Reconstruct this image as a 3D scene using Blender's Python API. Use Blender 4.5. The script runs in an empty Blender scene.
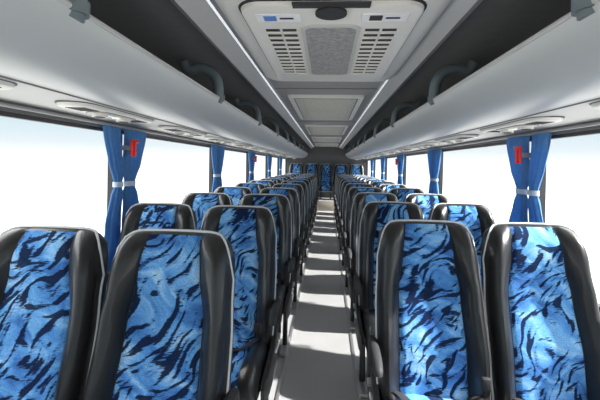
import bpy, bmesh, math, random
from mathutils import Vector, Matrix
random.seed(4)
S = bpy.context.scene
S.view_settings.view_transform = 'Standard'
S.view_settings.look = 'None'

# ------------------------------------------------------------------ materials
def new_mat(name):
    m = bpy.data.materials.new(name); m.use_nodes = True
    nt = m.node_tree
    return m, nt, nt.nodes['Principled BSDF']

def simple(name, col, rough=0.5, metal=0.0, noise=0.06, nscale=20, bump=0.0, bscale=200, coat=0, emis=None, estr=0, spec=0.5):
    m, nt, b = new_mat(name)
    N, L = nt.nodes, nt.links
    tc = N.new('ShaderNodeTexCoord')
    nz = N.new('ShaderNodeTexNoise'); nz.inputs['Scale'].default_value = nscale; nz.inputs['Detail'].default_value = 4
    L.new(tc.outputs['Object'], nz.inputs['Vector'])
    mx = N.new('ShaderNodeMix'); mx.data_type = 'RGBA'
    mx.inputs[6].default_value = (*[c*(1-noise) for c in col], 1)
    mx.inputs[7].default_value = (*[min(1, c*(1+noise)) for c in col], 1)
    L.new(nz.outputs['Fac'], mx.inputs[0]); L.new(mx.outputs[2], b.inputs['Base Color'])
    b.inputs['Roughness'].default_value = rough
    b.inputs['Metallic'].default_value = metal
    b.inputs['Coat Weight'].default_value = coat
    b.inputs['Specular IOR Level'].default_value = spec
    if bump:
        n2 = N.new('ShaderNodeTexNoise'); n2.inputs['Scale'].default_value = bscale; n2.inputs['Detail'].default_value = 3
        L.new(tc.outputs['Object'], n2.inputs['Vector'])
        bp = N.new('ShaderNodeBump'); bp.inputs['Strength'].default_value = bump; bp.inputs['Distance'].default_value = 0.003
        L.new(n2.outputs['Fac'], bp.inputs['Height']); L.new(bp.outputs['Normal'], b.inputs['Normal'])
    if emis:
        b.inputs['Emission Color'].default_value = (*emis, 1); b.inputs['Emission Strength'].default_value = estr
    return m

M_leather = simple('leather_black', (0.015, 0.015, 0.016), 0.30, bump=0.4, bscale=240, coat=0.3)
M_pipe = simple('piping_white', (0.75, 0.76, 0.78), 0.5)
M_plast = simple('plastic_dark', (0.035, 0.036, 0.038), 0.6, spec=.3)
M_plgrey = simple('plastic_grey', (0.32, 0.33, 0.34), 0.45)
M_steel = simple('steel', (0.45, 0.46, 0.47), 0.35, metal=0.8)
M_fascia = simple('fascia_grey', (0.45, 0.475, 0.475), 0.36, noise=0.02, nscale=3)
M_under = simple('underside_grey', (0.46, 0.465, 0.455), 0.5, noise=0.02, nscale=3)
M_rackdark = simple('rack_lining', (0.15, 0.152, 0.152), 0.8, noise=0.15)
M_ceil = simple('ceiling_grey', (0.275, 0.273, 0.265), 0.6, noise=0.04, nscale=5)
M_ceil2 = simple('ceiling_side_grey', (0.44, 0.44, 0.435), 0.5, noise=0.03, nscale=4)
M_strip = simple('light_strip', (0.85, 0.87, 0.89), 0.4, emis=(0.92, 0.97, 1.0), estr=0.7)
M_white = simple('abs_white', (0.66, 0.65, 0.61), 0.42, noise=0.03)
M_unit2 = simple('abs_grey', (0.46, 0.455, 0.43), 0.45, noise=0.03)
M_dark = simple('slot_dark', (0.02, 0.02, 0.022), 0.7)
M_seam = simple('joint_outline_dark', (0.10, 0.10, 0.10), 0.7)  # thin dark outline plates around service panels and roof hatches
M_filter = simple('filter_mesh', (0.26, 0.26, 0.26), 0.8, noise=0.7, nscale=60)
M_hatch = simple('hatch_panel', (0.46, 0.455, 0.40), 0.7, noise=0.25, nscale=25)
M_bracket = simple('bracket_bluegrey', (0.13, 0.165, 0.18), 0.35, noise=0.03)
M_wall = simple('wall_panel', (0.22, 0.23, 0.24), 0.6)
M_frame = simple('window_rubber', (0.03, 0.03, 0.033), 0.5)
M_red = simple('hammer_red', (0.80, 0.03, 0.03), 0.4)
M_blue = simple('label_blue', (0.08, 0.22, 0.55), 0.5)
M_lens = simple('lamp_lens', (0.8, 0.82, 0.8), 0.15, emis=(1, 1, 0.95), estr=0.4)
M_tie = simple('tie_band', (0.55, 0.66, 0.80), 0.7)
M_rear = simple('rear_wall', (0.10, 0.105, 0.11), 0.7)
M_step = simple('step_beige', (0.42, 0.38, 0.33), 0.7)

# floor vinyl
M_floor, nt, b = new_mat('floor_vinyl'); N, L = nt.nodes, nt.links
tc = N.new('ShaderNodeTexCoord')
n1 = N.new('ShaderNodeTexNoise'); n1.inputs['Scale'].default_value = 200; n1.inputs['Detail'].default_value = 2
n2 = N.new('ShaderNodeTexNoise'); n2.inputs['Scale'].default_value = 4
L.new(tc.outputs['Object'], n1.inputs['Vector']); L.new(tc.outputs['Object'], n2.inputs['Vector'])
r = N.new('ShaderNodeValToRGB'); r.color_ramp.elements[0].position = 0.38; r.color_ramp.elements[1].position = 0.62
r.color_ramp.elements[0].color = (0.20, 0.202, 0.205, 1); r.color_ramp.elements[1].color = (0.46, 0.46, 0.465, 1)
L.new(n1.outputs['Fac'], r.inputs[0])
mx = N.new('ShaderNodeMix'); mx.data_type = 'RGBA'; mx.blend_type = 'MULTIPLY'; mx.inputs[0].default_value = 0.2
L.new(r.outputs[0], mx.inputs[6]); L.new(n2.outputs['Fac'], mx.inputs[7]); L.new(mx.outputs[2], b.inputs['Base Color'])
b.inputs['Roughness'].default_value = 0.45

# blue patterned plush
M_fab, nt, b = new_mat('blue_patterned_plush'); N, L = nt.nodes, nt.links
tc = N.new('ShaderNodeTexCoord'); oi = N.new('ShaderNodeObjectInfo')
ml = N.new('ShaderNodeMath'); ml.operation = 'MULTIPLY'; ml.inputs[1].default_value = 9.0
L.new(oi.outputs['Random'], ml.inputs[0])
cb = N.new('ShaderNodeCombineXYZ'); L.new(ml.outputs[0], cb.inputs[0]); L.new(ml.outputs[0], cb.inputs[2])
# flatten depth (x,z only) so the print is not smeared over the relief
flat = N.new('ShaderNodeVectorMath'); flat.operation = 'MULTIPLY'; flat.inputs[1].default_value = (1, .6, 1)
L.new(tc.outputs['Object'], flat.inputs[0])
va0 = N.new('ShaderNodeVectorMath'); va0.operation = 'ADD'
L.new(flat.outputs[0], va0.inputs[0]); L.new(cb.outputs[0], va0.inputs[1])
# low frequency swirl
wn_ = N.new('ShaderNodeTexNoise'); wn_.inputs['Scale'].default_value = 5.0; wn_.inputs['Detail'].default_value = 1.5
L.new(va0.outputs[0], wn_.inputs['Vector'])
ws = N.new('ShaderNodeVectorMath'); ws.operation = 'SUBTRACT'; ws.inputs[1].default_value = (.5, .5, .5); L.new(wn_.outputs['Color'], ws.inputs[0])
wsc = N.new('ShaderNodeVectorMath'); wsc.operation = 'SCALE'; wsc.inputs['Scale'].default_value = .20; L.new(ws.outputs[0], wsc.inputs[0])
va = N.new('ShaderNodeVectorMath'); va.operation = 'ADD'; L.new(va0.outputs[0], va.inputs[0]); L.new(wsc.outputs[0], va.inputs[1])
def mapping(rot, scale, src=None):
    mp = N.new('ShaderNodeMapping')
    mr = N.new('ShaderNodeMapping'); mr.inputs['Rotation'].default_value = (0, math.radians(rot), 0)
    L.new((src or va).outputs[0], mr.inputs['Vector']); L.new(mr.outputs[0], mp.inputs['Vector']); mp.inputs['Scale'].default_value = scale
    return mp
def ramp(src, stops):
    rr = N.new('ShaderNodeValToRGB'); e = rr.color_ramp.elements
    e[0].position, e[0].color = stops[0][0], (*stops[0][1], 1)
    e[1].position, e[1].color = stops[-1][0], (*stops[-1][1], 1)
    for p, c in stops[1:-1]:
        x = e.new(p); x.color = (*c, 1)
    L.new(src, rr.inputs[0]); return rr.outputs[0]
def mixc(f, a, c, blend='MIX'):
    q = N.new('ShaderNodeMix'); q.data_type = 'RGBA'; q.blend_type = blend
    if isinstance(f, float): q.inputs[0].default_value = f
    else: L.new(f, q.inputs[0])
    for sock, v in ((q.inputs[6], a), (q.inputs[7], c)):
        if isinstance(v, tuple): sock.default_value = (*v, 1)
        else: L.new(v, sock)
    return q.outputs[2]
def math2(op, a, c):
    q = N.new('ShaderNodeMath'); q.operation = op
    for k, v in ((0, a), (1, c)):
        if isinstance(v, float): q.inputs[k].default_value = v
        else: L.new(v, q.inputs[k])
    return q.outputs[0]
def mul(a, c): return math2('MULTIPLY', a, c)
def noise(mp, scale, detail=3, dist=0.0, rough=.5):
    n = N.new('ShaderNodeTexNoise'); n.inputs['Scale'].default_value = scale; n.inputs['Detail'].default_value = detail
    n.inputs['Distortion'].default_value = dist; n.inputs['Roughness'].default_value = rough
    L.new(mp.outputs[0], n.inputs['Vector']); return n.outputs['Fac']
K0, K1 = (0, 0, 0), (1, 1, 1)
base = ramp(noise(mapping(-25, (.9, 1, 2.2)), 8, 6, .6),
            [(0.34, (0.06, 0.18, 0.50)), (0.45, (0.10, 0.31, 0.72)), (0.53, (0.155, 0.42, 0.83)), (0.61, (0.27, 0.55, 0.90)), (.71, (.45, .71, .96))])
# zebra strokes: elongated noise blobs following the swirl, edges broken by fine hairs
hairn = noise(mapping(10, (.25, 1, 1.6), va0), 170, 2)
st1 = noise(mapping(52, (1.0, .6, 4.2)), 11.5, .6, .3)
st2 = noise(mapping(24, (1.0, .6, 4.6)), 9.5, .6, .3)
def broken(src, k):     # add a little hair noise before thresholding
    h = math2('MULTIPLY_ADD', hairn, k); N_ = h.node; N_.inputs[2].default_value = -k/2
    return math2('ADD', src, h)
d1 = ramp(broken(st1, .24), [(0.565, K0), (0.61, K1)])
d2 = ramp(broken(st2, .24), [(0.60, K0), (0.645, K1)])
dk = math2('MAXIMUM', d1, d2)
halo = ramp(broken(st1, .3), [(0.49, K0), (0.60, K1)])
c0 = mixc(mul(halo, .5), base, (0.035, 0.13, 0.42))
c1 = mixc(mul(dk, .94), c0, (0.008, 0.013, 0.045))
finen = noise(mapping(0, (1, 1, 1), va0), 380, 2)
fine = ramp(finen, [(0.3, (0.58, 0.58, 0.58)), (0.7, (1.22, 1.22, 1.22))])
c3 = mixc(1.0, c1, fine, 'MULTIPLY')
L.new(c3, b.inputs['Base Color']); b.inputs['Roughness'].default_value = 0.95
b.inputs['Specular IOR Level'].default_value = 0.08
bp = N.new('ShaderNodeBump'); bp.inputs['Strength'].default_value = .5; bp.inputs['Distance'].default_value = .003
L.new(finen, bp.inputs['Height']); L.new(bp.outputs['Normal'], b.inputs['Normal'])

# curtain
M_curt, nt, b = new_mat('curtain_blue'); N, L = nt.nodes, nt.links
tc = N.new('ShaderNodeTexCoord'); nz = N.new('ShaderNodeTexNoise'); nz.inputs['Scale'].default_value = 60
L.new(tc.outputs['Object'], nz.inputs['Vector'])
rr = N.new('ShaderNodeValToRGB'); rr.color_ramp.elements[0].color = (0.08, 0.23, 0.49, 1); rr.color_ramp.elements[1].color = (0.13, 0.33, 0.64, 1)
L.new(nz.outputs['Fac'], rr.inputs[0]); L.new(rr.outputs[0], b.inputs['Base Color']); b.inputs['Roughness'].default_value = 0.85
tr = N.new('ShaderNodeBsdfTranslucent'); L.new(rr.outputs[0], tr.inputs['Color'])
ms = N.new('ShaderNodeMixShader'); ms.inputs[0].default_value = 0.35
L.new(b.outputs[0], ms.inputs[1]); L.new(tr.outputs[0], ms.inputs[2]); L.new(ms.outputs[0], N['Material Output'].inputs['Surface'])

# thin glass
M_glass, nt, b = new_mat('window_glass'); N, L = nt.nodes, nt.links
tp = N.new('ShaderNodeBsdfTransparent'); gl = N.new('ShaderNodeBsdfGlossy'); gl.inputs['Roughness'].default_value = 0.02
ms = N.new('ShaderNodeMixShader'); ms.inputs[0].default_value = 0.03
L.new(tp.outputs[0], ms.inputs[1]); L.new(gl.outputs[0], ms.inputs[2]); L.new(ms.outputs[0], N['Material Output'].inputs['Surface'])

# ------------------------------------------------------------------ mesh builder
class MB:
    def __init__(s): s.v = []; s.f = []; s.m = []; s.mats = []
    def mi(s, mat):
        if mat not in s.mats: s.mats.append(mat)
        return s.mats.index(mat)
    def add(s, vs, fs, mat):
        o = len(s.v); s.v += [tuple(p) for p in vs]
        for i, f in enumerate(fs):
            s.f.append([o+k for k in f]); s.m.append(s.mi(mat[i] if isinstance(mat, list) else mat))
    def box(s, c, d, mat, r=0.0, seg=2, rot=None):
        bm = bmesh.new(); bmesh.ops.create_cube(bm, size=1)
        for v in bm.verts: v.co = Vector((v.co.x*d[0], v.co.y*d[1], v.co.z*d[2]))
        if r: bmesh.ops.bevel(bm, geom=list(bm.edges), offset=r, segments=seg, profile=0.5, affect='EDGES')
        R = rot.to_matrix() if rot is not None else Matrix.Identity(3)
        bm.verts.index_update()
        s.add([R @ v.co + Vector(c) for v in bm.verts], [[v.index for v in f.verts] for f in bm.faces], mat); bm.free()
    def plate(s, c, sx, sy, h, rad, mat, n=6, inset=0.0):
        def ring(hx, hy, rd, z):
            o = []
            for q, (ax, ay) in enumerate(((1, 1), (-1, 1), (-1, -1), (1, -1))):
                for k in range(n+1):
                    a = math.radians(q*90 + 90*k/n)
                    o.append((c[0]+ax*(hx-rd)+rd*math.cos(a), c[1]+ay*(hy-rd)+rd*math.sin(a), z))
            return o
        k = 4*(n+1)
        A = ring(sx/2, sy/2, rad, c[2]); B = ring(sx/2-inset*0.3, sy/2-inset*0.3, max(rad-inset*0.3, .002), c[2]-h*0.75)
        C = ring(sx/2-inset, sy/2-inset, max(rad-inset, .002), c[2]-h)
        fs = []
        for a in range(2):
            for i in range(k):
                j = (i+1) % k
                fs.append([a*k+i, (a+1)*k+i, (a+1)*k+j, a*k+j])
        fs.append([2*k+i for i in range(k)][::-1]); fs.append([i for i in range(k)])
        s.add(A+B+C, fs, mat)
    def tube(s, pts, r, mat, n=10, rx=None, caps=True):
        pts = [Vector(p) for p in pts]; vs = []; fs = []
        up = None
        for i, p in enumerate(pts):
            t = (pts[min(i+1, len(pts)-1)]-pts[max(i-1, 0)]).normalized()
            if up is None:
                up = Vector((0, 0, 1)) if abs(t.z) < 0.9 else Vector((1, 0, 0))
            up = (up - t*up.dot(t)).normalized(); sd = t.cross(up)
            rr = r[i] if isinstance(r, (list, tuple)) else r
            for k in range(n):
                a = 2*math.pi*k/n
                vs.append(p + up*math.sin(a)*rr + sd*math.cos(a)*(rx if rx else rr))
        for i in range(len(pts)-1):
            for k in range(n):
                j = (k+1) % n
                fs.append([i*n+k, (i+1)*n+k, (i+1)*n+j, i*n+j])
        if caps:
            fs.append(list(range(n))); fs.append([(len(pts)-1)*n+k for k in range(n)][::-1])
        s.add(vs, fs, mat)
    def prism(s, prof, y0, y1, mats, closed=True):
        n = len(prof); vs = [(x, y0, z) for x, z in prof]+[(x, y1, z) for x, z in prof]
        cnt = n if closed else n-1
        fs = []; mm = []
        for i in range(cnt):
            j = (i+1) % n; fs.append([i, j, n+j, n+i]); mm.append(mats[i] if isinstance(mats, list) else mats)
        if closed:
            fs.append(list(range(n))); fs.append(list(range(n, 2*n))[::-1]); mm += [mm[0], mm[0]]
        s.add(vs, fs, mm)
    def mesh(s, name, angle=35):
        me = bpy.data.meshes.new(name); me.from_pydata(s.v, [], s.f)
        for m in s.mats: me.materials.append(m)
        me.polygons.foreach_set('material_index', s.m)
        me.polygons.foreach_set('use_smooth', [True]*len(s.f))
        me.update()
        bm = bmesh.new(); bm.from_mesh(me); bmesh.ops.recalc_face_normals(bm, faces=bm.faces); bm.to_mesh(me); bm.free()
        me.set_sharp_from_angle(angle=math.radians(angle))
        return me
    def obj(s, name, angle=35, loc=(0, 0, 0)):
        o = bpy.data.objects.new(name, s.mesh(name, angle)); S.collection.objects.link(o); o.location = loc; return o
def inst(name, me, loc, rotz=0, sx=1):
    o = bpy.data.objects.new(name, me); S.collection.objects.link(o); o.location = loc; o.rotation_euler = (0, 0, rotz)
    return o
def smooth(pts, n=6):
    P = [Vector(p) for p in pts]; P = [P[0]*2-P[1]]+P+[P[-1]*2-P[-2]]; out = []
    for i in range(1, len(P)-2):
        for k in range(n):
            t = k/n
            out.append(0.5*((2*P[i])+(-P[i-1]+P[i+1])*t+(2*P[i-1]-5*P[i]+4*P[i+1]-P[i+2])*t*t+(-P[i-1]+3*P[i]-3*P[i+1]+P[i+2])*t**3))
    out.append(P[-2]); return out
def lerp_tab(tab, t):
    for (a, va_), (b_, vb) in zip(tab, tab[1:]):
        if t <= b_:
            q = (t-a)/(b_-a); q = q*q*(3-2*q); return va_+(vb-va_)*q
    return tab[-1][1]

# ------------------------------------------------------------------ seat
CZ = .40      # cushion height
def seat_mesh(name, arm):   # arm = +1/-1 side carrying the armrest, 0 none
    mb = MB()
    AL = math.radians(15); ZB = CZ-.05; LEN = 0.772
    cs, sn = math.cos(AL), math.sin(AL)
    def P(x, s, n): return Vector((x, s*sn+n*cs, ZB+s*cs-n*sn))
    W = [(0, .228), (.25, .235), (.6, .232), (.8, .225), (1, .219)]
    UB = [(0, .62), (.3, .60), (.60, .58), (.8, .50), (1, .44)]
    ts = [i/20*.86 for i in range(21)]+[.89, .92, .945, .965, .98, .99, 1.0]
    NC = 36
    ps = [-1+2*i/NC for i in range(NC+1)]
    def umap(p, t):
        ub = lerp_tab(UB, t); a = abs(p)
        u = a/.5*ub if a <= .5 else ub+(a-.5)/.5*(1-ub)
        return math.copysign(u, p)
    def top(u):
        a = max(0, (abs(u)-.52)/.48); return LEN*(1-.115*(1-math.sqrt(max(0, 1-a**2.4)))) - .008*u*u
    def front(u, t):
        a = abs(u); ub = lerp_tab(UB, t)
        base = .040+.018*math.exp(-((t-.30)/.16)**2)+.022*math.exp(-((t-.86)/.12)**2)
        bol = 0
        if a > ub:
            q = (a-ub)/(1-ub); bol = (.058 if t < .65 else .058-.036*(t-.65)/.35)*math.sin(min(1, q*1.6)*math.pi/2)
            if q > .5: bol -= .080*((q-.5)/.5)**2.2
        n = base+bol
        n -= .010*math.exp(-((a-ub)/.03)**2)
        if a < ub: n -= .014*math.exp(-((t-.66-.04*(a/ub)**2)/.014)**2)
        if t > .88: n *= max(.16, math.sqrt(max(0, 1-((t-.88)/.12)**2.4)))
        return -n
    def rear(u, t):
        n = .045*(1-.75*abs(u)**4)
        if t > .88: n *= max(.16, math.sqrt(max(0, 1-((t-.88)/.12)**2.4)))
        return n
    vs = []
    R = 2*(NC+1)
    for t in ts:
        w = lerp_tab(W, t)
        for p in ps:
            u = umap(p, t); vs.append(P(u*w, t*top(u), front(u, t)))
        for p in reversed(ps):
            u = umap(p, t); vs.append(P(u*w, t*top(u), rear(u, t)))
    fs = []; mm = []
    for r_ in range(len(ts)-1):
        tm = (ts[r_]+ts[r_+1])/2
        for i in range(R):
            j = (i+1) % R
            fs.append([r_*R+i, r_*R+j, (r_+1)*R+j, (r_+1)*R+i])
            fab = (i < NC) and abs((ps[i]+ps[i+1])/2) < .5 and tm < .985
            mm.append(M_fab if fab else (M_leather if i <= NC or i == R-1 else M_plast))
    q = (len(ts)-1)*R
    for i in range(NC):
        fs.append([q+i, q+i+1, q+R-2-i, q+R-1-i]); mm.append(M_leather)
    fs.append(list(range(R))[::-1]); mm.append(M_leather)
    mb.add(vs, fs, mm)
    path = []
    for t in [i/16*.9 for i in range(17)]:
        w = lerp_tab(W, t); path.append(P(-w*1.0, t*top(-1), front(-1, t)-.004))
    arc = []
    for i in range(25):
        u = -1+2*i/24
        t = 1.0 if abs(u) < .8 else .90+.10*(1-((abs(u)-.8)/.2))**.6
        w = lerp_tab(W, t); arc.append(P(u*w, t*top(u)+.002, front(u, t)-.003))
    right = [Vector((-p.x, p.y, p.z)) for p in reversed(path)]
    mb.tube(path+arc[1:-1]+right, .0048, M_pipe, n=6)
    for sg in (-1, 1):
        pp = []
        for i in range(24):
            t = i/23*.96; u = sg*lerp_tab(UB, t); w = lerp_tab(W, t); pp.append(P(u*w, t*top(u), front(u, t)-.001))
        mb.tube(pp, .003, M_dark, n=5)
    mb.tube(smooth([P(-.12, .62, .040), P(-.11, .62, .078), P(0, .625, .085), P(.11, .62, .078), P(.12, .62, .040)], 4), .010, M_plgrey, n=8)
    mb.box(P(0, .30, .050), (.30, .016, .20), M_plast, .006, rot=Matrix.Rotation(-AL, 3, 'X').to_euler())
    # cushion
    nx, ny = 24, 20; D = .44
    def cush(u, v, top_):
        x = u*.226*(1-.03*(1-v)); y = -.41+v*D
        if top_:
            z = CZ+.012*math.sin(v*math.pi)+.022*(math.exp(-((abs(u)-.8)/.14)**2)) - .012*math.exp(-((abs(u)-.6)/.04)**2)
            z -= .07*max(0, (abs(u)-.88)/.12)**2 + .075*max(0, (.16-v)/.16)**2 - .02*(1-v)
        else:
            z = CZ-.12+.03*max(0, (abs(u)-.9)/.1)
        return (x, y, z)
    vs = [cush(-1+2*i/nx, j/ny, True) for j in range(ny+1) for i in range(nx+1)]
    o = len(vs); vs += [cush(-1+2*i/nx, j/ny, False) for j in range(ny+1) for i in range(nx+1)]
    fs = []; mm = []
    K = nx+1
    for j in range(ny):
        for i in range(nx):
            a = j*K+i; fs.append([a, a+1, a+K+1, a+K]); mm.append(M_fab if abs(-1+2*(i+.5)/nx) < .6 else M_leather)
            fs.append([o+a, o+a+K, o+a+K+1, o+a+1]); mm.append(M_plast)
    for i in range(nx):
        fs.append([i, o+i, o+i+1, i+1]); mm.append(M_leather if abs(-1+2*(i+.5)/nx) > .6 else M_fab)
        a = ny*K+i; fs.append([a, a+1, o+a+1, o+a]); mm.append(M_leather)
    for j in range(ny):
        a = j*K; fs.append([a, a+K, o+a+K, o+a]); mm.append(M_leather)
        a = j*K+nx; fs.append([a, o+a, o+a+K, a+K]); mm.append(M_leather)
    mb.add(vs, fs, mm)
    zf = CZ-.14
    mb.box((0, -.17, zf), (.40, .38, .04), M_steel, .008)
    for xx in (-.15, .15):
        mb.tube([(xx, -.28, zf), (xx, -.25, .02)], .016, M_plast, n=8)
        mb.tube([(xx, -.05, zf), (xx, -.10, .02)], .016, M_plast, n=8)
        mb.box((xx, -.18, .012), (.05, .30, .024), M_steel, .005)
    for sg in (-1, 1):
        mb.tube(smooth([(sg*.17, -.02, CZ-.01), (sg*.16, -.07, CZ+.035), (sg*.10, -.16, CZ+.025), (sg*.045, -.20, CZ+.025)], 5), .0025, M_dark, n=6, rx=.022)
    mb.box((.035, -.205, CZ+.033), (.055, .035, .02), M_dark, .005)
    mb.box((-.03, -.20, CZ+.031), (.04, .03, .012), M_steel, .003)
    mb.tube(smooth([(.19, -.04, CZ), (.185, -.09, CZ+.06), (.17, -.12, CZ+.10)], 4), .004, M_dark, n=6, rx=.014)
    mb.box((.168, -.125, CZ+.115), (.035, .022, .05), M_dark, .005)
    if arm:
        ax = arm*.252
        prof = smooth([(ax, .10, .40), (ax, .085, .50), (ax, .07, .575), (ax, .035, .60), (ax, -.05, .598), (ax, -.13, .588), (ax, -.18, .572), (ax, -.19, .555)], 5)
        n_ = len(prof); rr = [.014+.007*math.sin(math.pi*min(1, max(0, (i/n_-.25)/.75))) for i in range(n_)]
        mb.tube(prof, rr, M_plast, n=12, rx=.016)
        pts2 = [(-.37, .335), (-.34, .365), (-.20, .38), (-.07, .395), (-.01, .43), (.03, .485), (.075, .505), (.115, .48), (.125, .43), (.11, .34), (.06, .265), (-.05, .23), (-.25, .235), (-.35, .26)]
        k = len(pts2); vs = []
        for xo, sc in ((.228, 1), (.244, 1), (.252, .90)):
            cy = sum(p[0] for p in pts2)/k; cz = sum(p[1] for p in pts2)/k
            vs += [(arm*xo, cy+(p[0]-cy)*sc, cz+(p[1]-cz)*sc) for p in pts2]
        fs = [[a*k+i, a*k+(i+1) % k, (a+1)*k+(i+1) % k, (a+1)*k+i] for a in range(2) for i in range(k)]
        fs += [list(range(k)), list(range(2*k, 3*k))[::-1]]
        mb.add(vs, fs, M_plast)
        mb.box((arm*.257, -.02, .37), (.012, .09, .018), M_pipe, .004)
        mb.tube([(arm*.244, .06, .40), (arm*.266, .06, .40)], .018, M_plgrey, n=12)
        mb.tube([(arm*.220, -.16, .25), (arm*.220, -.18, .02)], .018, M_plast, n=8)
        mb.box((arm*.222, -.18, .012), (.05, .30, .024), M_steel, .005)
    return mb.mesh(name, 50)

SM_L = seat_mesh('passenger_seat_arm_right', 1)
SM_R = seat_mesh('passenger_seat_arm_left', -1)
SM_0 = seat_mesh('passenger_seat_plain', 0)
for i in range(12):
    y = 1.25+i*.935
    inst('passenger_seat', SM_L, (-.522 if i == 0 else -.484, y-(.04 if i == 1 else 0), 0)); inst('passenger_seat', SM_0, (-.996 if i == 0 else -.972, y, 0))
for i in range(11):
    y = 1.72+i*.955
    inst('passenger_seat', SM_R, (.484, y, 0)); inst('passenger_seat', SM_0, (.957, y, 0))
YB = 12.55
for k in range(5):
    inst('passenger_seat', SM_0, ((k-2)*.472, YB, .30))

# ------------------------------------------------------------------ shell
Y0, Y1 = -1.6, 13.1
HW = 1.27
mb = MB(); mb.box((0, (Y0+Y1)/2, -.05), (2*HW+.16, Y1-Y0, .10), M_floor)
mb.obj('floor')
YP = 11.95
mb = MB(); mb.box((0, (YP+Y1)/2, .15), (2*HW, Y1-YP, .298), M_floor); mb.box((0, YP-.005, .15), (.9, .012, .29), M_step, .003)
mb.obj('floor_platform')
for n_, sg in ((1, -1), (2, 1)):
    mb = MB(); mb.box((sg*.238, 5.2, .004), (.022, 13.4, .008), M_steel, .002); mb.obj('trim_%d' % n_)

# ceiling
ZC = 1.95
mb = MB()
prof = [(-.535, ZC-.035), (-.50, ZC-.055), (-.455, ZC-.028), (-.424, ZC-.013), (-.417, ZC-.006), (-.40, ZC), (.40, ZC), (.417, ZC-.006), (.424, ZC-.013), (.455, ZC-.028), (.50, ZC-.055), (.535, ZC-.035), (.535, ZC+.05), (-.535, ZC+.05)]
mats = [M_ceil2, M_ceil2, M_ceil2, M_strip, M_ceil2, M_ceil, M_ceil2, M_strip, M_ceil2, M_ceil2, M_ceil2, M_ceil2, M_ceil2, M_ceil2]
mb.prism(prof, Y0, Y1, mats)
for sg in (-1, 1):
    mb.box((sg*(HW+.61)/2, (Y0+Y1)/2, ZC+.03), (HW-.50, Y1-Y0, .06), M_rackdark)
for y in (3.12, 5.45, 8.0, 10.5):
    mb.box((0, y, ZC-.001), (.80, .012, .006), M_rackdark)
mb.obj('ceiling')

# luggage racks
for idx, sg in enumerate((-1, 1)):
    mb = MB()
    prof = [(.605, 1.700), (.598, 1.715), (.606, 1.728), (.622, 1.728), (.630, 1.712), (.640, 1.690), (.665, 1.655), (.72, 1.625), (.80, 1.615), (HW-.005, 1.625),
            (HW-.005, 1.585), (1.10, 1.578), (.90, 1.572), (.82, 1.572), (.765, 1.578), (.715, 1.592), (.672, 1.615), (.640, 1.645), (.618, 1.675)]
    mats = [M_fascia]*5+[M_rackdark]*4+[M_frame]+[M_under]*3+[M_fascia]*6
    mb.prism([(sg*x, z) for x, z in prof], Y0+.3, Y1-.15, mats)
    mb.tube([(sg*.603, Y0+.3, 1.722), (sg*.603, Y1-.15, 1.722)], .010, M_ceil2, n=8)
    mb.prism([(sg*.84, 1.573), (sg*.848, 1.568), (sg*.856, 1.573)], Y0+.3, Y1-.15, M_rackdark)
    y = .95
    while y < Y1-.4:
        p = smooth([(sg*.615, y, 1.70), (sg*.610, y, 1.76), (sg*.622, y, 1.83), (sg*.665, y, 1.882), (sg*.73, y, 1.898), (sg*.79, y, 1.89), (sg*.82, y, 1.93)], 6)
        mb.tube(p, .029, M_bracket, n=14)
        mb.tube([(sg*.613, y, 1.712), (sg*.612, y, 1.745)], .038, M_bracket, n=14)
        y += 1.32
    mb.obj('luggage_rack', 40)

# overhead service panels
mb = MB()
mb.plate((0, 0, 0), .150, .66, .002, .07, M_seam, n=8, inset=.001)
mb.plate((0, 0, -.002), .140, .645, .013, .065, M_white, n=8, inset=.010)
mb.plate((0, 0, -.015), .104, .31, .002, .05, M_seam, n=6, inset=.001)
mb.plate((0, 0, -.016), .096, .30, .004, .045, M_unit2, n=6, inset=.003)
for yy in (-.10, .10):
    mb.tube([(0, yy, -.016), (0, yy, -.032)], .032, M_white, n=16); mb.tube([(0, yy, -.030), (0, yy, -.034)], .022, M_dark, n=14)
for yy in (-.035, .035):
    mb.tube([(0, yy, -.016), (0, yy, -.024)], .020, M_lens, n=14)
for e in (-1, 1):
    for k in range(6):
        mb.box((0, e*(.175+k*.018), -.0155), (.080, .008, .003), M_dark)
SP = mb.mesh('overhead_service_panel')
for sg, y0, pt in ((-1, .82, .935), (1, 1.10, .955)):
    for i in range(13):
        inst('overhead_service_panel', SP, (sg*.955, y0+i*pt, 1.5715))

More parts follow.
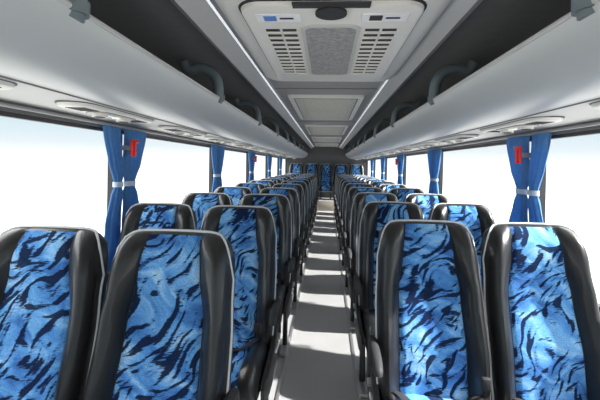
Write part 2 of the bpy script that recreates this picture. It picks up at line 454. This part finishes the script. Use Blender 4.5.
# ------------------------------------------------------------------ side walls, windows
SILL, HEAD = .70, 1.545
wn = 1
PILS = {-1: [-1.56, 2.42, 4.55, 6.65, 8.75, 10.85, 12.95], 1: [-1.56, 2.52, 4.65, 6.75, 8.85, 10.95, 13.0]}
for nm, sg in (('left', -1), ('right', 1)):
    PIL = PILS[sg]
    mb = MB()
    mb.box((sg*(HW+.04), (Y0+Y1)/2, SILL/2), (.08, Y1-Y0, SILL), M_wall)
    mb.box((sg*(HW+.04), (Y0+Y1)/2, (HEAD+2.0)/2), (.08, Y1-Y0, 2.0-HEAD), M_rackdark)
    mb.prism([(sg*HW, SILL), (sg*(HW-.025), SILL-.01), (sg*(HW-.03), SILL-.05), (sg*HW, SILL-.07)], Y0+.02, Y1-.02, M_frame)
    for p in PIL:
        mb.box((sg*(HW+.035), p, (SILL+HEAD)/2), (.05, .07, HEAD-SILL), M_frame)
    mb.obj('wall_'+nm)
    for a, c in zip(PIL, PIL[1:]):
        mb = MB(); y0, y1 = a+.035, c-.035; x = sg*(HW+.03)
        ym = (y0+y1)/2; zm = (SILL+HEAD)/2
        mb.box((x, ym, SILL+.012), (.03, y1-y0, .024), M_frame); mb.box((x, ym, HEAD-.010), (.03, y1-y0, .02), M_frame)
        mb.box((x, y0+.01, zm), (.03, .02, HEAD-SILL-.046), M_frame); mb.box((x, y1-.01, zm), (.03, .02, HEAD-SILL-.046), M_frame)
        mb.add([(x, y0, SILL), (x, y1, SILL), (x, y1, HEAD), (x, y0, HEAD)], [[0, 1, 2, 3]], M_glass)
        mb.obj('window_%d' % wn); wn += 1
mb = MB(); mb.box((0, Y1+.04, 1.0), (2*HW+.16, .08, 2.0), M_rear); mb.obj('wall_rear')
mb = MB()
mb.box((0, Y0-.04, .35), (2*HW+.16, .08, .70), M_wall); mb.box((0, Y0-.04, 1.94), (2*HW+.16, .08, .12), M_wall)
for sg in (-1, 1): mb.box((sg*(HW+.03), Y0-.04, 1.29), (.10, .08, 1.18), M_wall)
mb.obj('wall_front')
mb = MB()
mb.add([(-1.2, Y0-.03, .7), (1.2, Y0-.03, .7), (1.2, Y0-.03, 1.88), (-1.2, Y0-.03, 1.88)], [[0, 1, 2, 3]], M_glass)
mb.box((0, Y0-.03, .71), (2.4, .03, .02), M_frame); mb.box((0, Y0-.03, 1.87), (2.4, .03, .02), M_frame)
mb.obj('window_%d' % wn)

# ------------------------------------------------------------------ curtains
def curtain_mesh():
    mb = MB()
    for (yc, w, ph) in ((-.150, .92, 0.3), (.14, 1.45, 1.7)):
        nz, na = 44, 96; vs = []
        ZT, ZBm = 1.553, .72
        for j in range(nz+1):
            z = ZT+(ZBm-ZT)*j/nz
            ry = lerp_tab([(0, .098), (.25, .080), (.40, .040), (.42, .036), (.50, .060), (.7, .085), (1, .098)], j/nz)*w
            rx = lerp_tab([(0, .020), (.40, .018), (.5, .018), (1, .018)], j/nz)
            yo = yc*lerp_tab([(0, 1), (.41, .50), (.7, .8), (1, 1)], j/nz)
            for k in range(na):
                a = 2*math.pi*k/na
                f = 1+.42*math.cos(11*a+ph+.5*math.sin(j*.12+ph)) * (1 if abs(j/nz-.41) > .03 else .4)
                vs.append((rx*math.cos(a)*f, yo+ry*math.sin(a)*(1+.10*math.cos(9*a+ph)), z))
        fs = [[j*na+k, (j+1)*na+k, (j+1)*na+(k+1) % na, j*na+(k+1) % na] for j in range(nz) for k in range(na)]
        mb.add(vs, fs, M_curt)
        zb = ZT+(ZBm-ZT)*.41
        n = 24; vs = []
        for z in (zb+.016, zb-.016):
            vs += [(.0255*math.cos(2*math.pi*k/n), yc*.5+(.040*w+.004)*math.sin(2*math.pi*k/n), z) for k in range(n)]
        mb.add(vs, [[k, n+k, n+(k+1) % n, (k+1) % n] for k in range(n)], M_tie)
    return mb.mesh('curtain', 60)
CM = curtain_mesh()
mb = MB()   # emergency hammer in its red holder on a stand-off bracket
mb.box((-.030, 0, 0), (.09, .02, .03), M_plgrey, .004)
mb.box((.018, 0, 0), (.018, .046, .105), M_red, .005)
mb.tube([(.032, 0, -.048), (.032, 0, .042)], .008, M_red, n=8)
mb.tube([(.032, -.028, .042), (.032, .028, .042)], [.007, .011], M_red, n=8)
HM = mb.mesh('emergency_hammer')
for sg in (-1, 1):
    for p in PILS[sg][1:-1]:
        inst('curtain', CM, (sg*(HW-.030), p, 0))
    for p in (PILS[sg][1], PILS[sg][3]):
        inst('emergency_hammer', HM, (sg*(HW-.080), p-.03, 1.435), rotz=0 if sg < 0 else math.pi)
    mb = MB(); mb.tube([(sg*(HW-.03), Y0+.1, 1.563), (sg*(HW-.03), Y1-.1, 1.563)], .008, M_plgrey, n=8)
    mb.obj('curtain_rail')

# ------------------------------------------------------------------ ceiling air unit
mb = MB()
zc = ZC
AX = .026
DY = -.075
mb.plate((AX, 1.99+DY, zc), .83, 1.54, .045, .13, M_white, n=10, inset=.035)
mb.plate((AX, 2.02+DY, zc-.045), .66, 1.24, .004, .09, M_dark, n=8, inset=.002)
mb.plate((AX, 2.02+DY, zc-.049), .645, 1.21, .018, .08, M_white, n=8, inset=.012)
zl = zc-.067
mb.plate((AX, 2.00+DY, zl), .235, .82, .006, .05, M_unit2, n=8, inset=.004)
mb.plate((AX, 2.00+DY, zl-.006), .20, .78, .002, .04, M_filter, n=8, inset=.001)
for sg in (-1, 1):
    for k in range(12):
        for q in range(2):
            mb.box((AX+sg*(.162+q*.066), 1.65+k*.064+DY, zl-.0005), (.055, .024, .003), M_dark)
            mb.box((AX+sg*(.162+q*.066), 1.673+k*.064+DY, zl-.004), (.058, .008, .008), M_white)
    mb.box((AX+sg*.19, 1.515+DY, zl-.002), (.16, .075, .003), M_pipe)
    mb.box((AX+sg*.19-.03, 1.515+DY, zl-.0045), (.045, .045, .002), M_blue if sg < 0 else M_dark)
    mb.box((AX+sg*.19+.03, 1.515+DY, zl-.0045), (.05, .012, .002), M_dark)
mb.tube([(AX, 1.465+DY, zl+.002), (AX, 1.465+DY, zl-.010)], .055, M_dark, n=20)
mb.box((AX, 1.40+DY, zl-.002), (.26, .05, .004), M_dark, .001)
mb.obj('air_conditioning_unit', 30)
for (yc, ln) in ((4.25, 1.7), (6.75, 1.6), (9.2, 1.5), (11.6, 1.4)):
    mb = MB()
    mb.plate((0, yc, ZC), .66, ln, .022, .03, M_white, n=4, inset=.012)
    mb.plate((0, yc, ZC-.022), .56, ln-.12, .001, .02, M_seam, n=4, inset=.001)
    mb.plate((0, yc, ZC-.023), .54, ln-.16, .003, .02, M_hatch, n=4, inset=.002)
    for sg in (-1, 1):
        mb.box((sg*.20, yc, ZC-.026), (.006, ln-.2, .003), M_unit2)
    mb.box((0, yc, ZC-.026), (.52, .012, .003), M_unit2)
    mb.obj('roof_hatch')

# ------------------------------------------------------------------ world + sun
w = bpy.data.worlds.new('sky'); S.world = w; w.use_nodes = True
nt = w.node_tree; N, L = nt.nodes, nt.links
bg = N['Background']; tc = N.new('ShaderNodeTexCoord'); sp = N.new('ShaderNodeSeparateXYZ')
L.new(tc.outputs['Generated'], sp.inputs[0])
ma = N.new('ShaderNodeMapRange'); ma.inputs['From Min'].default_value = -1; ma.inputs['From Max'].default_value = 1
L.new(sp.outputs['Z'], ma.inputs['Value'])
rp = N.new('ShaderNodeValToRGB'); e = rp.color_ramp.elements
def c(k): return tuple(v/5 for v in k)+(1,)
e[0].position = 0; e[0].color = c((2.5, 2.48, 2.38)); e[1].position = 1; e[1].color = c((4.9, 4.9, 4.85))
for p, k in ((.46, (2.6, 2.6, 2.52)), (.495, (1.3, 1.35, 1.4)), (.52, (.86, .95, 1.0)), (.555, (.62, .82, .91)), (.63, (.55, .79, .90)), (.70, (4.7, 4.7, 4.7))):
    x = e.new(p); x.color = c(k)
L.new(ma.outputs[0], rp.inputs[0]); L.new(rp.outputs[0], bg.inputs['Color']); bg.inputs['Strength'].default_value = 5.0
sd = bpy.data.lights.new('sun', 'SUN'); sd.energy = 15; sd.angle = math.radians(1.5); sd.color = (1, .98, .94)
so = bpy.data.objects.new('sun', sd); S.collection.objects.link(so)
d = Vector((-1.0, .06, -.80)).normalized(); so.rotation_euler = d.to_track_quat('-Z', 'Y').to_euler()
so.location = (6, 4, 6)

# ------------------------------------------------------------------ camera
cam = bpy.data.cameras.new('camera'); co = bpy.data.objects.new('camera', cam); S.collection.objects.link(co)
cam.sensor_width = 36; cam.lens = 24.0; cam.shift_y = -35/600; cam.clip_start = .02
yaw = math.atan(27/400); roll = math.radians(1.1)
co.matrix_world = Matrix.Translation((.022, 0, 1.35)) @ Matrix.Rotation(yaw, 4, 'Z') @ Matrix.Rotation(math.pi/2, 4, 'X') @ Matrix.Rotation(roll, 4, 'Z')
S.camera = co
